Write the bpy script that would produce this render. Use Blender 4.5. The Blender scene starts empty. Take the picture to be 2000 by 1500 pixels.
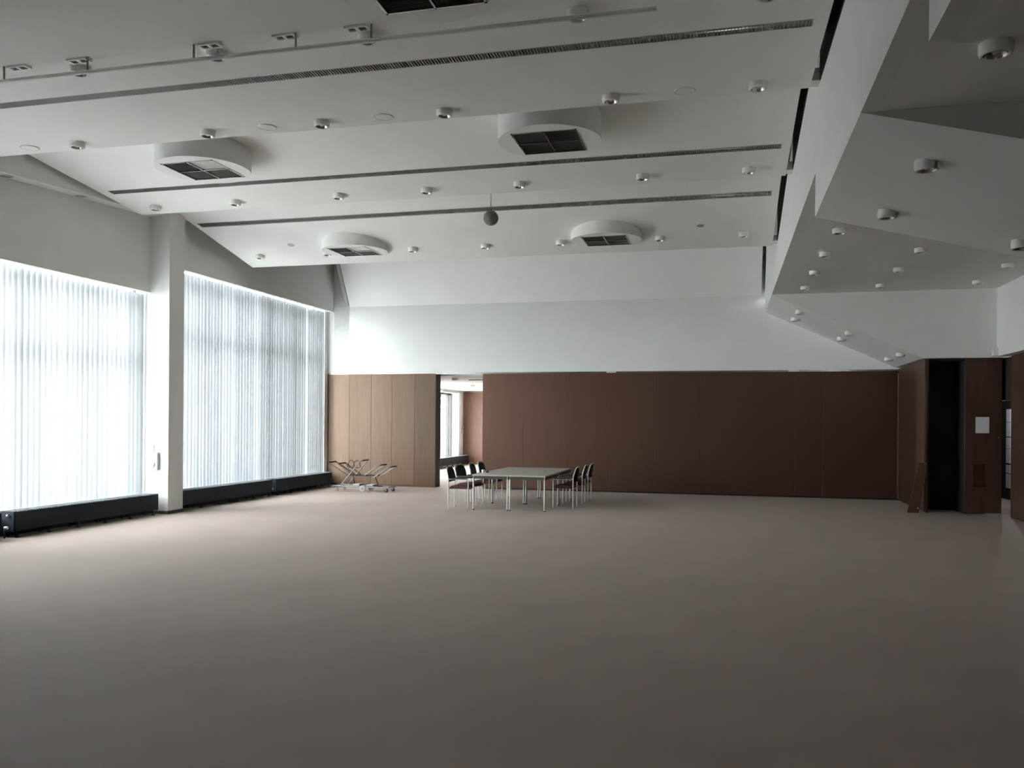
import bpy, bmesh, math, random
from mathutils import Vector, Matrix
random.seed(7)
sc = bpy.context.scene
COL = sc.collection

# ------------------------------------------------------------------ camera
F_PX, U0, V0, ROLL, H = 1650.0, 1000.0, 823.0, 0.0073, 1.8
A = math.atan(417 / F_PX)
d = Vector((-math.sin(A), math.cos(A), 0)); r = Vector((math.cos(A), math.sin(A), 0)); zz = Vector((0, 0, 1))
rr = r * math.cos(ROLL) + zz * math.sin(ROLL); uu = zz * math.cos(ROLL) - r * math.sin(ROLL)
cd = bpy.data.cameras.new('camera'); cam = bpy.data.objects.new('camera', cd); COL.objects.link(cam)
M = Matrix((rr, uu, -d)).transposed().to_4x4(); M.translation = Vector((0, 0, H)); cam.matrix_world = M
cd.sensor_width = 36; cd.lens = 36 * F_PX / 2000; cd.shift_y = (V0 - 750) / 2000; cd.clip_end = 300
sc.camera = cam
# ------------------------------------------------------------------ sky, exposure
w = bpy.data.worlds.new('world'); sc.world = w; w.use_nodes = True
bg = w.node_tree.nodes['Background']; bg.inputs['Color'].default_value = (0.945, 0.975, 1.0, 1); bg.inputs['Strength'].default_value = 24.0
fl = bpy.data.lights.new('camera_flash', 'POINT'); fl.energy = 14.0; fl.shadow_soft_size = 0.02
fo = bpy.data.objects.new('camera_flash', fl); COL.objects.link(fo); fo.location = (0.0, 0.0, 1.9)
sc.view_settings.view_transform = 'Standard'; sc.view_settings.look = 'None'; sc.view_settings.gamma = 1
sc.view_settings.use_curve_mapping = False; sc.view_settings.exposure = 0.0
sc.cycles.use_denoising = True; sc.cycles.max_bounces = 12; sc.cycles.diffuse_bounces = 8; sc.cycles.glossy_bounces = 4
sc.cycles.transparent_max_bounces = 12; sc.cycles.caustics_reflective = False; sc.cycles.caustics_refractive = False

# ------------------------------------------------------------------ materials
def mat(name, col, rough=0.6, metal=0.0, noise=0.0, nscale=8.0, bump=0.0, bscale=200.0, spec=0.5, emit=None):
    m = bpy.data.materials.new(name); m.use_nodes = True
    nt = m.node_tree; b = nt.nodes['Principled BSDF']
    b.inputs['Base Color'].default_value = (*col, 1); b.inputs['Roughness'].default_value = rough
    b.inputs['Metallic'].default_value = metal; b.inputs['Specular IOR Level'].default_value = spec
    tc = nt.nodes.new('ShaderNodeTexCoord')
    if noise:
        n = nt.nodes.new('ShaderNodeTexNoise'); n.inputs['Scale'].default_value = nscale; n.inputs['Detail'].default_value = 6
        nt.links.new(tc.outputs['Object'], n.inputs['Vector'])
        cr = nt.nodes.new('ShaderNodeValToRGB')
        cr.color_ramp.elements[0].position = 0.3; cr.color_ramp.elements[1].position = 0.7
        cr.color_ramp.elements[0].color = (*[c * (1 - noise) for c in col], 1)
        cr.color_ramp.elements[1].color = (*[min(1, c * (1 + noise)) for c in col], 1)
        nt.links.new(n.outputs['Fac'], cr.inputs['Fac']); nt.links.new(cr.outputs['Color'], b.inputs['Base Color'])
    if bump:
        n2 = nt.nodes.new('ShaderNodeTexNoise'); n2.inputs['Scale'].default_value = bscale; n2.inputs['Detail'].default_value = 3
        nt.links.new(tc.outputs['Object'], n2.inputs['Vector'])
        bp = nt.nodes.new('ShaderNodeBump'); bp.inputs['Strength'].default_value = bump; bp.inputs['Distance'].default_value = 0.01
        nt.links.new(n2.outputs['Fac'], bp.inputs['Height']); nt.links.new(bp.outputs['Normal'], b.inputs['Normal'])
    return m

def wood(name, c1, c2, rough=0.4, scale=(14, 14, 0.7), spec=0.4, tint=(1, 1, 1), ior=1.5):
    m = bpy.data.materials.new(name); m.use_nodes = True
    nt = m.node_tree; b = nt.nodes['Principled BSDF']
    tc = nt.nodes.new('ShaderNodeTexCoord'); mp = nt.nodes.new('ShaderNodeMapping'); mp.inputs['Scale'].default_value = scale
    oi = nt.nodes.new('ShaderNodeObjectInfo')
    ad = nt.nodes.new('ShaderNodeVectorMath'); ad.operation = 'ADD'
    sl = nt.nodes.new('ShaderNodeVectorMath'); sl.operation = 'SCALE'; sl.inputs['Scale'].default_value = 37.0
    cx = nt.nodes.new('ShaderNodeCombineXYZ')
    nt.links.new(oi.outputs['Random'], cx.inputs['X']); nt.links.new(oi.outputs['Random'], cx.inputs['Z'])
    nt.links.new(cx.outputs[0], sl.inputs[0]); nt.links.new(tc.outputs['Object'], ad.inputs[0]); nt.links.new(sl.outputs[0], ad.inputs[1])
    nt.links.new(ad.outputs[0], mp.inputs['Vector'])
    n = nt.nodes.new('ShaderNodeTexNoise'); n.inputs['Scale'].default_value = 1.6; n.inputs['Detail'].default_value = 8; n.inputs['Distortion'].default_value = 0.6
    nt.links.new(mp.outputs[0], n.inputs['Vector'])
    cr = nt.nodes.new('ShaderNodeValToRGB'); cr.color_ramp.elements[0].position = 0.3; cr.color_ramp.elements[1].position = 0.72
    cr.color_ramp.elements[0].color = (*c1, 1); cr.color_ramp.elements[1].color = (*c2, 1)
    nt.links.new(n.outputs['Fac'], cr.inputs['Fac'])
    hs = nt.nodes.new('ShaderNodeHueSaturation')
    mr = nt.nodes.new('ShaderNodeMapRange'); mr.inputs['To Min'].default_value = 0.82; mr.inputs['To Max'].default_value = 1.15
    nt.links.new(oi.outputs['Random'], mr.inputs['Value']); nt.links.new(mr.outputs[0], hs.inputs['Value'])
    nt.links.new(cr.outputs['Color'], hs.inputs['Color']); nt.links.new(hs.outputs[0], b.inputs['Base Color'])
    b.inputs['Roughness'].default_value = rough; b.inputs['Specular IOR Level'].default_value = spec
    b.inputs['Specular Tint'].default_value = (*tint, 1)
    b.inputs['IOR'].default_value = ior
    return m

MT = {}
MT['white'] = mat('white_plaster', (0.78, 0.79, 0.775), 0.85, noise=0.02, nscale=1.5, spec=0.2)
MT['ceil'] = mat('ceiling_plaster', (0.80, 0.805, 0.79), 0.85, noise=0.02, nscale=1.2, spec=0.2)
MT['lamp_white'] = mat('lamp_enamel', (0.82, 0.82, 0.80), 0.25, noise=0.01)
MT['lamp_in'] = mat('lamp_reflector', (0.55, 0.55, 0.54), 0.25, metal=0.8, noise=0.02)
MT['bulb'] = mat('lamp_glass', (0.75, 0.75, 0.72), 0.12, noise=0.01)
MT['steel'] = mat('brushed_steel', (0.48, 0.48, 0.47), 0.22, metal=1.0, noise=0.05, nscale=30)
MT['chrome'] = mat('chrome', (0.82, 0.82, 0.80), 0.18, metal=0.9, noise=0.02, nscale=20)
MT['leg'] = mat('satin_chrome', (0.66, 0.65, 0.62), 0.35, metal=0.35, noise=0.02, nscale=20)
MT['trolley'] = mat('dull_zinc', (0.26, 0.255, 0.25), 0.35, metal=0.5, noise=0.08, nscale=30)
MT['trough'] = mat('luminaire_trough', (0.50, 0.50, 0.47), 0.35, metal=0.3, noise=0.05)
MT['louvre'] = mat('luminaire_louvre', (0.50, 0.50, 0.48), 0.30, metal=0.7, noise=0.02)
MT['mirror'] = mat('mirror_reflector', (0.85, 0.85, 0.85), 0.15, metal=1.0, noise=0.02)
MT['black'] = mat('black_metal', (0.018, 0.020, 0.024), 0.45, noise=0.1)
MT['rad'] = mat('radiator_enamel', (0.012, 0.017, 0.026), 0.6, noise=0.1, spec=0.25)
MT['rad_top'] = mat('radiator_top', (0.16, 0.17, 0.18), 0.35, metal=0.4, noise=0.1)
MT['frame'] = mat('window_frame', (0.30, 0.31, 0.32), 0.5, noise=0.05)
MT['frame_dark'] = mat('dark_window_frame', (0.05, 0.05, 0.05), 0.5, noise=0.05)
MT['case'] = mat('grey_plastic', (0.45, 0.46, 0.45), 0.4, noise=0.02)
MT['dark'] = mat('dark_recess', (0.015, 0.013, 0.012), 0.8, noise=0.1)
MT['base'] = mat('dark_skirting', (0.055, 0.055, 0.05), 0.6, noise=0.1)
MT['oak'] = wood('light_veneer', (0.115, 0.070, 0.045), (0.150, 0.096, 0.062), 0.42, tint=(1.0, 0.86, 0.78))
MT['mahog'] = wood('mahogany_veneer', (0.010, 0.0034, 0.0018), (0.016, 0.0056, 0.003), 0.44, spec=1.0, tint=(1.0, 0.60, 0.46), ior=1.62)
MT['mahog2'] = wood('walnut_veneer', (0.060, 0.032, 0.020), (0.085, 0.046, 0.030), 0.45)
MT['annexe_wood'] = wood('annexe_veneer', (0.16, 0.075, 0.05), (0.22, 0.11, 0.075), 0.45)
MT['carpet'] = mat('carpet', (0.43, 0.355, 0.315), 0.62, noise=0.05, nscale=0.9, bump=0.5, bscale=180, spec=0.45)
MT['grille'] = mat('grille_dark', (0.09, 0.09, 0.09), 0.5, noise=0.1)
MT['grille2'] = mat('grille_grey', (0.28, 0.28, 0.27), 0.5, noise=0.06)
MT['mesh'] = mat('speaker_mesh', (0.16, 0.16, 0.14), 0.7, noise=0.2, nscale=40)
MT['seat'] = mat('maroon_fabric', (0.085, 0.030, 0.034), 0.85, noise=0.15, nscale=40)
MT['back'] = mat('black_fabric', (0.016, 0.018, 0.016), 0.8, noise=0.15, nscale=40)
MT['tabletop'] = mat('grey_laminate', (0.44, 0.42, 0.375), 0.35, noise=0.03, nscale=30)
MT['apron'] = mat('dark_apron', (0.045, 0.045, 0.038), 0.5, noise=0.1)
MT['rubber'] = mat('grey_rubber', (0.42, 0.42, 0.40), 0.7, noise=0.06)
MT['darkrubber'] = mat('black_rubber', (0.03, 0.03, 0.03), 0.7, noise=0.1)
MT['grip'] = mat('brown_grip', (0.07, 0.035, 0.028), 0.6, noise=0.1)
MT['paper'] = mat('paper', (0.72, 0.74, 0.78), 0.9, noise=0.03, nscale=20)
MT['plastic'] = mat('white_plastic', (0.75, 0.76, 0.75), 0.35, noise=0.01)
MT['ground'] = mat('paving', (0.68, 0.67, 0.64), 0.9, noise=0.15, nscale=0.6)
MT['leaf'] = mat('leaf', (0.10, 0.17, 0.05), 0.6, noise=0.4, nscale=2)
MT['bark'] = mat('bark', (0.10, 0.075, 0.05), 0.9, noise=0.3, nscale=6)
MT['curtain'] = mat('curtain', (0.75, 0.75, 0.73), 0.9, noise=0.03)

def slat_mat(T, q=1.0):
    m = bpy.data.materials.new('blind_fabric'); m.use_nodes = True; nt = m.node_tree
    for n in list(nt.nodes): nt.nodes.remove(n)
    out = nt.nodes.new('ShaderNodeOutputMaterial'); mx = nt.nodes.new('ShaderNodeMixShader'); mx.inputs[0].default_value = T
    df = nt.nodes.new('ShaderNodeBsdfDiffuse'); tr = nt.nodes.new('ShaderNodeBsdfTranslucent')
    tc = nt.nodes.new('ShaderNodeTexCoord'); no = nt.nodes.new('ShaderNodeTexNoise'); no.inputs['Scale'].default_value = 60
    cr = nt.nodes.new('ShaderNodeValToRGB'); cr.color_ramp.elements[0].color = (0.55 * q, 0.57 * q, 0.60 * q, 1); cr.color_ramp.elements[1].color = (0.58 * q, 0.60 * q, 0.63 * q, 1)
    nt.links.new(tc.outputs['Object'], no.inputs['Vector']); nt.links.new(no.outputs['Fac'], cr.inputs['Fac'])
    for b in (df, tr): nt.links.new(cr.outputs['Color'], b.inputs['Color'])
    nt.links.new(df.outputs[0], mx.inputs[1]); nt.links.new(tr.outputs[0], mx.inputs[2]); nt.links.new(mx.outputs[0], out.inputs[0])
    return m
MT['slat'] = slat_mat(0.11); MT['slat_half_shade'] = slat_mat(0.07, 0.85); MT['slat_shade'] = slat_mat(0.08, 0.80)  # one blind fabric; the darker copies carry the far window's shade in colour
def glass_mat():
    m = bpy.data.materials.new('window_glass'); m.use_nodes = True; nt = m.node_tree
    for n in list(nt.nodes): nt.nodes.remove(n)
    out = nt.nodes.new('ShaderNodeOutputMaterial'); mx = nt.nodes.new('ShaderNodeMixShader'); mx.inputs[0].default_value = 0.05
    t = nt.nodes.new('ShaderNodeBsdfTransparent'); t.inputs['Color'].default_value = (0.95, 0.97, 0.96, 1)
    g = nt.nodes.new('ShaderNodeBsdfGlossy'); g.inputs['Roughness'].default_value = 0.02
    nt.links.new(t.outputs[0], mx.inputs[1]); nt.links.new(g.outputs[0], mx.inputs[2]); nt.links.new(mx.outputs[0], out.inputs[0])
    return m
MT['glass'] = glass_mat()

# ------------------------------------------------------------------ mesh builder
class MB:
    def __init__(s): s.v = []; s.f = []; s.sm = []
    def add(s, vs, fs, smooth=False):
        o = len(s.v); s.v += [Vector(p) for p in vs]; s.f += [tuple(i + o for i in q) for q in fs]; s.sm += [smooth] * len(fs); return s
    def box(s, x0, x1, y0, y1, z0, z1):
        return s.add([(x, y, z) for x in (x0, x1) for y in (y0, y1) for z in (z0, z1)],
            [(0, 1, 3, 2), (4, 6, 7, 5), (0, 4, 5, 1), (2, 3, 7, 6), (0, 2, 6, 4), (1, 5, 7, 3)])
    def obox(s, c, ax, ay, az, hx, hy, hz):
        c = Vector(c); ax, ay, az = Vector(ax).normalized(), Vector(ay).normalized(), Vector(az).normalized()
        return s.add([c + ax * hx * i + ay * hy * j + az * hz * k for i in (-1, 1) for j in (-1, 1) for k in (-1, 1)],
            [(0, 1, 3, 2), (4, 6, 7, 5), (0, 4, 5, 1), (2, 3, 7, 6), (0, 2, 6, 4), (1, 5, 7, 3)])
    def prism(s, poly, axis, a, b):
        """poly: list of 2D points in the other two axes (in x,y,z order); extruded from a to b along axis"""
        def mk(p, t):
            q = [p[0], p[1]]; q.insert(axis, t); return q
        n = len(poly); vs = [mk(p, a) for p in poly] + [mk(p, b) for p in poly]
        fs = [tuple(range(n)), tuple(range(2 * n - 1, n - 1, -1))] + [(i, i + n, (i + 1) % n + n, (i + 1) % n) for i in range(n)]
        return s.add(vs, fs)
    def tube(s, pts, rad, n=8, closed=False, cap=True):
        pts = [Vector(p) for p in pts]; k = len(pts); rings = []
        up = None
        for i, p in enumerate(pts):
            if closed: t = (pts[(i + 1) % k] - pts[i - 1]).normalized()
            else: t = (pts[min(i + 1, k - 1)] - pts[max(i - 1, 0)]).normalized()
            if up is None: up = Vector((0, 0, 1)) if abs(t.z) < 0.9 else Vector((0, 1, 0))
            a = t.cross(up)
            if a.length < 1e-5: a = t.orthogonal()
            a.normalize(); b = a.cross(t).normalized(); up = b
            rings.append([p + (a * math.cos(2 * math.pi * j / n) + b * math.sin(2 * math.pi * j / n)) * rad for j in range(n)])
        vs = [q for g in rings for q in g]; fs = []
        for i in range(k if closed else k - 1):
            i2 = (i + 1) % k
            for j in range(n): fs.append((i * n + j, i * n + (j + 1) % n, i2 * n + (j + 1) % n, i2 * n + j))
        s.add(vs, fs, True)
        if cap and not closed:
            s.add(rings[0], [tuple(range(n))]); s.add(rings[-1], [tuple(reversed(range(n)))])
        return s
    def lathe(s, prof, c=(0, 0, 0), n=24, axis=(0, 0, 1), smooth=True, caps=True):
        """prof: (radius, height) list along axis"""
        ax = Vector(axis).normalized(); a = ax.orthogonal().normalized(); b = ax.cross(a); c = Vector(c)
        vs = [c + ax * h_ + (a * math.cos(2 * math.pi * j / n) + b * math.sin(2 * math.pi * j / n)) * r_ for r_, h_ in prof for j in range(n)]
        fs = [(i * n + j, i * n + (j + 1) % n, (i + 1) * n + (j + 1) % n, (i + 1) * n + j) for i in range(len(prof) - 1) for j in range(n)]
        s.add(vs, fs, smooth)
        if caps:
            s.add(vs[:n], [tuple(reversed(range(n)))]); s.add(vs[-n:], [tuple(range(n))])
        return s
    def mesh(s, name, m, off=(0, 0, 0)):
        me = bpy.data.meshes.new(name); off = Vector(off)
        me.from_pydata([p - off for p in s.v], [], s.f); me.materials.append(MT[m])
        me.polygons.foreach_set('use_smooth', s.sm)
        bm = bmesh.new(); bm.from_mesh(me); bmesh.ops.recalc_face_normals(bm, faces=bm.faces); bm.to_mesh(me); bm.free()
        me.update(); return me
    def build(s, name, m, parent=None, bevel=0.0, local=False):
        off = (0, 0, 0)
        if parent is not None and not local: off = world_loc(parent)
        o = bpy.data.objects.new(name, s.mesh(name, m, off)); COL.objects.link(o)
        if parent is not None: o.parent = parent
        if bevel:
            b = o.modifiers.new('bevel', 'BEVEL'); b.width = bevel; b.segments = 2; b.limit_method = 'ANGLE'
        return o
def world_loc(o):
    v = Vector(o.location)
    while o.parent: o = o.parent; v += o.location
    return v
def tag(o, label, cat, group=None, kind=None):
    o['label'] = label
    o['category'] = cat
    if group: o['group'] = group
    if kind: o['kind'] = kind
    return o
def thing(name, label, cat, loc=(0, 0, 0), rz=0.0, group=None, kind=None):
    o = bpy.data.objects.new(name, None); COL.objects.link(o); o.location = loc; o.rotation_euler.z = rz; o.empty_display_size = 0.1
    return tag(o, label, cat, group, kind)
def copy_tree(o, parent=None):
    c = o.copy(); COL.objects.link(c); c.parent = parent
    for ch in list(o.children): copy_tree(ch, c)
    return c
def S(mb, name, m, label, cat, bevel=0.0):
    return tag(mb.build(name, m, None, bevel), label, cat, None, 'structure')
ORD = ['first', 'second', 'third', 'fourth', 'fifth', 'sixth', 'seventh', 'eighth', 'ninth']

# ------------------------------------------------------------------ room dimensions (metres)
YB = 21.62            # face of the partition wall
XL, XR = -10.25, 0.84  # ends of the hung ceiling panels
XB = 0.93             # face of the bulkhead
ZT = 6.9
PAN = {1: (9.47, 5.365, 0.04, 5.9), 2: (13.15, 5.478, -0.119, 9.62), 3: (16.85, 5.19, -0.211, 13.35)}
def panz(k, y): y0, z0, s, _ = PAN[k]; return z0 + s * (y - y0)

# floor
S(MB().box(-11.2, 7.0, -4, 34, -0.3, 0), 'floor', 'carpet', 'wide worn grey brown carpet across the whole hall', 'floor')

# ---- left wall
WL = (MB().box(-10.74, -10.62, 7.7, 13.88, 4.2, ZT).box(-11.1, -10.74, 7.7, 13.88, 4.62, ZT)
      .box(-10.74, -10.62, 14.33, YB + 0.2, 4.81, ZT).box(-11.1, -10.74, 14.33, YB + 0.2, 5.25, ZT)
      .box(-11.1, -10.62, -4, 5.4, 0, ZT).box(-10.74, -10.62, 5.4, 7.25, 4.2, ZT).box(-11.1, -10.74, 5.4, 7.25, 4.62, ZT).box(-11.1, -10.62, 5.4, 7.25, 0, 0.3)
      .box(-11.1, -10.62, 7.7, 13.88, 0, 0.3).box(-11.1, -10.62, 14.33, 21.5, 0, 0.3)
      .box(-11.1, -10.79, 21.5, 22.05, 0, ZT).box(-10.93, -10.79, 21.43, 21.5, 0.3, 5.25))
S(WL, 'wall_left', 'white', 'pale grey plaster wall above the two curtained windows', 'wall')
S(MB().box(-11.1, -10.2, 7.25, 7.7, 0.0, ZT), 'wall_pillar', 'white', 'white pillar left of the picture between the near windows', 'column')
S(MB().box(-11.1, -10.2, 13.88, 14.33, 0.06, ZT), 'wall_column', 'white', 'white pillar standing between the two bright windows', 'column')
S(MB().box(-11.1, -10.19, 13.86, 14.35, 0, 0.06), 'baseboard_column', 'base', 'dark skirting at the foot of the white pillar', 'baseboard')
S(MB().box(-10.62, -10.60, 7.0, 13.86, 0, 0.3).box(-10.62, -10.60, 14.35, 21.5, 0, 0.3), 'baseboard_left', 'base', 'dark plinth below the windows behind the radiators', 'baseboard')
# soffit strip beside the hung ceiling, rising away
def strip_z(y): return 5.43 + 0.06 * (y - 10.4)
S(MB().prism([(6, strip_z(6)), (13.88, strip_z(13.88)), (13.88, ZT), (6, ZT)], 0, -10.62, -10.33), 'trim_1', 'white', 'narrow pale soffit strip along the wall above the left window', 'soffit')

# ---- back wall above the partition: curved, leaning back
prof = [(YB, 3.10), (YB + .02, 3.2), (YB + .08, 3.48), (YB + .14, 3.77), (YB + .175, 4.02), (YB + .2, 4.28), (YB + .235, 4.65), (YB + .25, 4.97), (YB + .27, 5.2), (YB + .3, ZT), (22.05, ZT), (22.05, 3.10)]
WB = MB().prism(prof, 0, XL, 5.5)
pl = prof[:9] + [(YB + .27, ZT)]
vs = []
for y, z in pl: vs += [(-10.80, YB, z), (-10.60, YB, z), (XL, y, z), (XL, 22.04, z), (-10.80, 22.04, z)]
fs = [(5 * q + a, 5 * q + (a + 1) % 5, 5 * q + 5 + (a + 1) % 5, 5 * q + 5 + a) for q in range(len(pl) - 1) for a in range(5)] + [(0, 1, 2, 3, 4), tuple(5 * (len(pl) - 1) + a for a in range(5))]
WB.add(vs, fs)
S(WB, 'wall_back', 'white', 'curved white wall band above the wooden partition', 'wall')
S(MB().box(-6.28, 5.5, 21.75, 22.05, 0, 3.10), 'wall_back_core', 'dark', 'dark wall core behind the mahogany partition', 'wall')

# ---- bulkhead at the right ends of the ceiling panels
BK = MB().box(XB, 1.05, -4, 4.4, 3.63, ZT).box(XB, 1.05, 4.4, 6.52, 4.045, ZT).box(XB, 1.05, 6.52, 9.72, 4.30, ZT).box(XB, 1.05, 9.72, 18.65, 4.52, ZT).box(XB, 1.05, 18.65, 21.9, 4.9, ZT)
S(BK, 'wall_bulkhead', 'white', 'long white bulkhead stepping up towards the back wall', 'wall')

# ---- right side soffits
RS = thing('ceiling_side', 'stepped grey side ceiling right of the long white bulkhead', 'ceiling', (3.2, 10, 4.5), kind='structure')
def soff(poly_or_box, name='soffit'): return poly_or_box.build(name, 'ceil', RS)
soff(MB().box(1.05, 5.6, -4, 4.4, 3.63, 3.75)); soff(MB().box(1.05, 5.6, 4.4, 6.52, 4.045, 4.165))
SL1 = 0.255
soff(MB().prism([(XB, 4.045), (5.6, 4.045 - SL1 * (5.6 - XB)), (5.6, 4.3), (XB, 4.3)], 1, 6.52, 9.72), 'sloped_soffit')
soff(MB().box(1.05, 5.6, 9.72, 18.65, 4.52, 4.64))
SL2 = 0.467
soff(MB().prism([(XB, 4.52), (3.88, 3.142), (5.6, 3.142), (5.6, 4.9), (XB, 4.9)], 1, 18.65, 21.62), 'sloped_soffit')
soff(MB().box(1.05, 5.6, 4.38, 4.4, 3.7, 4.2), 'riser')
# ---- right and front walls
S(MB().box(5.22, 5.62, -4, 18.65, 3.16, 4.6), 'wall_right', 'white', 'white upper wall at the right edge of the hall', 'wall')
S(MB().box(5.42, 5.62, -4, 18.36, 0, 3.16).box(5.42, 5.62, 18.36, 20.2, 2.3, 3.14).box(5.42, 5.62, 20.2, 22, 0, 3.14).box(5.42, 5.62, 22, 23.6, 0, 3.14).box(6.62, 6.8, 17.4, 23.6, 0, 2.8).box(5.62, 6.62, 17.3, 17.4, 0, 2.8).box(5.62, 6.62, 23.5, 23.6, 0, 2.8).box(5.62, 6.62, 17.4, 23.5, 2.6, 2.8), 'wall_right_core', 'dark', 'dark wall and door gap behind the right panelling', 'wall')
S(MB().box(-11.1, 5.62, -4.2, -4, 0, ZT), 'wall_front', 'mahog2', 'unseen wall behind the viewer, dark wood put in to cut bounced light', 'wall')  # unseen; dark wood keeps bounced light off the front floor
S(MB().box(-11.2, 6.0, -4.2, 22.05, ZT, ZT + 0.3), 'roof', 'dark', 'dark roof deck hidden above the hung ceiling', 'roof')

# ---- hung ceiling panels, each with a groove for its luminaire
CE = thing('ceiling', 'hung white ceiling of large tilted panels stepping down to the back', 'ceiling', (-4.7, 11, 5.4), kind='structure')
STRIPS = {1: (7.70, 7.86, -10.06, 0.715), 2: (12.05, 12.20, -10.06, 0.715), 3: (14.63, 14.81, -10.14, 0.72)}
for k in (1, 2, 3):
    y0, z0, s, yn = PAN[k]; sy0, sy1, xa, xb = STRIPS[k]
    mb = MB()
    for (ya, yb_, x0, x1) in ((yn, sy0, XL, XR), (sy1, y0, XL, XR), (sy0, sy1, XL, xa), (sy0, sy1, xb, XR)):
        mb.add([(x, y, panz(k, y) + t) for x in (x0, x1) for y in (ya, yb_) for t in (0, 0.13)],
               [(0, 1, 3, 2), (4, 6, 7, 5), (0, 4, 5, 1), (2, 3, 7, 6), (0, 2, 6, 4), (1, 5, 7, 3)])
    mb.build('ceiling_panel', 'ceil', CE)
MB().prism([(21.87, 4.972), (20.93, 6.55), (21.06, 6.62), (21.95, 5.09)], 0, XL, XR).build('ceiling_panel', 'ceil', CE)
MB().prism([(21.86, 4.972), (20.92, 6.55), (21.05, 6.62), (21.94, 5.09)], 0, XL - .115, XL - .012).build('slot_bar', 'frame', CE)
MB().box(-10.62, XB, -4, 5.92, 5.2, 5.35).build('ceiling_panel', 'ceil', CE)
# closing fillets at the ends of the slots beside the bulkhead
for k in (1, 2, 3):
    y0, z0, s_, yn = PAN[k]
    MB().prism([(yn, panz(k, yn) + .004), (y0 - .18, panz(k, y0 - .18) + .004), (y0 - .18, panz(k, y0 - .18) + .8), (yn, panz(k, yn) + .8)], 0, XB - .006, XB).build('slot_strip', 'dark', CE)  # near-black strip on the bulkhead face inside each slot
for y0, z0 in ((9.38, panz(1, 9.38)), (13.05, panz(2, 13.05)), (16.75, panz(3, 16.75))):
    MB().box(XR - 0.02, XB + 0.02, y0 - 0.09, y0 + 0.09, z0 + 0.01, z0 + 0.14).build('slot_fillet', 'ceil', CE)

# ------------------------------------------------------------------ linear luminaires
PN = {1: 'nearest', 2: 'middle', 3: 'rearmost'}
for k, (sy0, sy1, xa, xb) in STRIPS.items():
    ym = (sy0 + sy1) / 2; s = PAN[k][2]; z0 = panz(k, ym)
    L = thing('linear_luminaire', f'long narrow louvred light strip set in the {PN[k]} hung ceiling panel', 'light', ((xa + xb) / 2, ym, z0), group='louvred light strips in the hung ceiling')
    hw = (sy1 - sy0) / 2 - 0.004
    t = MB()
    t.box(xa + .005, xb - .005, ym - hw, ym + hw, z0 + 0.085, z0 + 0.10)
    t.box(xa + .005, xb - .005, ym - hw, ym - hw + 0.006, z0 - 0.002 - s * hw, z0 + 0.085)
    t.box(xa + .005, xb - .005, ym + hw - 0.006, ym + hw, z0 - 0.002 + s * hw, z0 + 0.085)
    t.box(xa + .005, xa + .012, ym - hw, ym + hw, z0 + 0.0, z0 + 0.085).box(xb - .012, xb - .005, ym - hw, ym + hw, z0, z0 + 0.085)
    t.build('trough', 'trough', L)
    MB().tube([(xa + .03, ym, z0 + 0.062), (xb - .03, ym, z0 + 0.062)], 0.013, 12).build('tube', 'bulb', L)
    rp = [(ym + (hw - .008) * math.cos(math.pi * q / 12), z0 + .012 + .068 * math.sin(math.pi * q / 12)) for q in range(13)]
    MB().add([(x, y, z) for x in (xa + .014, xb - .014) for y, z in rp], [(q, q + 1, q + 14, q + 13) for q in range(12)], True).build('reflector', 'mirror', L)
    lv = MB(); n = int((xb - xa) / 0.03)
    for i in range(1, n):
        x = xa + (xb - xa) * i / n
        za, zb_ = z0 - .006, z0 + .034
        lv.add([(x - .003, ym - hw + .01, za), (x - .003, ym + hw - .01, za), (x, ym + hw - .01, zb_), (x, ym - hw + .01, zb_),
                (x + .003, ym - hw + .01, za), (x + .003, ym + hw - .01, za)],
               [(0, 1, 2, 3), (4, 3, 2, 5), (0, 4, 5, 1), (0, 3, 4), (1, 5, 2)])
    o = lv.build('louvre', 'louvre', L); o['kind'] = 'stuff'

# ------------------------------------------------------------------ downlights
def make_downlight():
    t = thing('downlight', 'proto', 'light')
    MB().lathe([(0.060, 0.03), (0.088, 0.02), (0.094, 0.0), (0.094, -0.045), (0.090, -0.062), (0.082, -0.070), (0.070, -0.070), (0.066, -0.060)], n=28, caps=False).build('housing', 'lamp_white', t, local=True)
    MB().lathe([(0.068, -0.066), (0.058, -0.040), (0.030, -0.012), (0.004, -0.008)], n=24, caps=False).build('reflector', 'lamp_in', t, local=True)
    MB().lathe([(0.012, -0.010), (0.026, -0.030), (0.028, -0.045), (0.018, -0.056), (0.002, -0.060)], n=16, caps=False).build('bulb', 'bulb', t, local=True)
    return t
DL = make_downlight(); DLused = [False]
def downlight(x, y, z, label, group):
    o = DL if not DLused[0] else copy_tree(DL)
    DLused[0] = True
    o.location = (x, y, z); o['label'] = label; o['group'] = group; o['category'] = 'light'
    return o
XS = [-9.70, -8.13, -6.22, -4.68, -3.145, -1.235, 0.302]
for k, y, xs, nm in ((1, 7.04, XS[2:], 'in the row behind the hanging rail'),
                     (1, 9.18, XS[1:], 'along the far edge of the nearest ceiling panel'),
                     (2, 12.805, XS, 'along the far edge of the middle ceiling panel'),
                     (3, 16.235, XS, 'along the far edge of the rearmost ceiling panel')):
    for i, x in enumerate(xs):
        downlight(x, y, panz(k, y), f'white downlight, {ORD[i]} from the windows {nm}', 'downlights under the hung ceiling')
sw = ['nearest', 'second nearest', 'third nearest', 'farthest']
for i, y in enumerate((12.55, 14.24, 15.94, 17.70)):
    downlight(1.52, y, 4.52, f'white downlight, {sw[i]} in the row beside the bulkhead, flat side soffit', 'downlights under the side ceiling')
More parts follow.
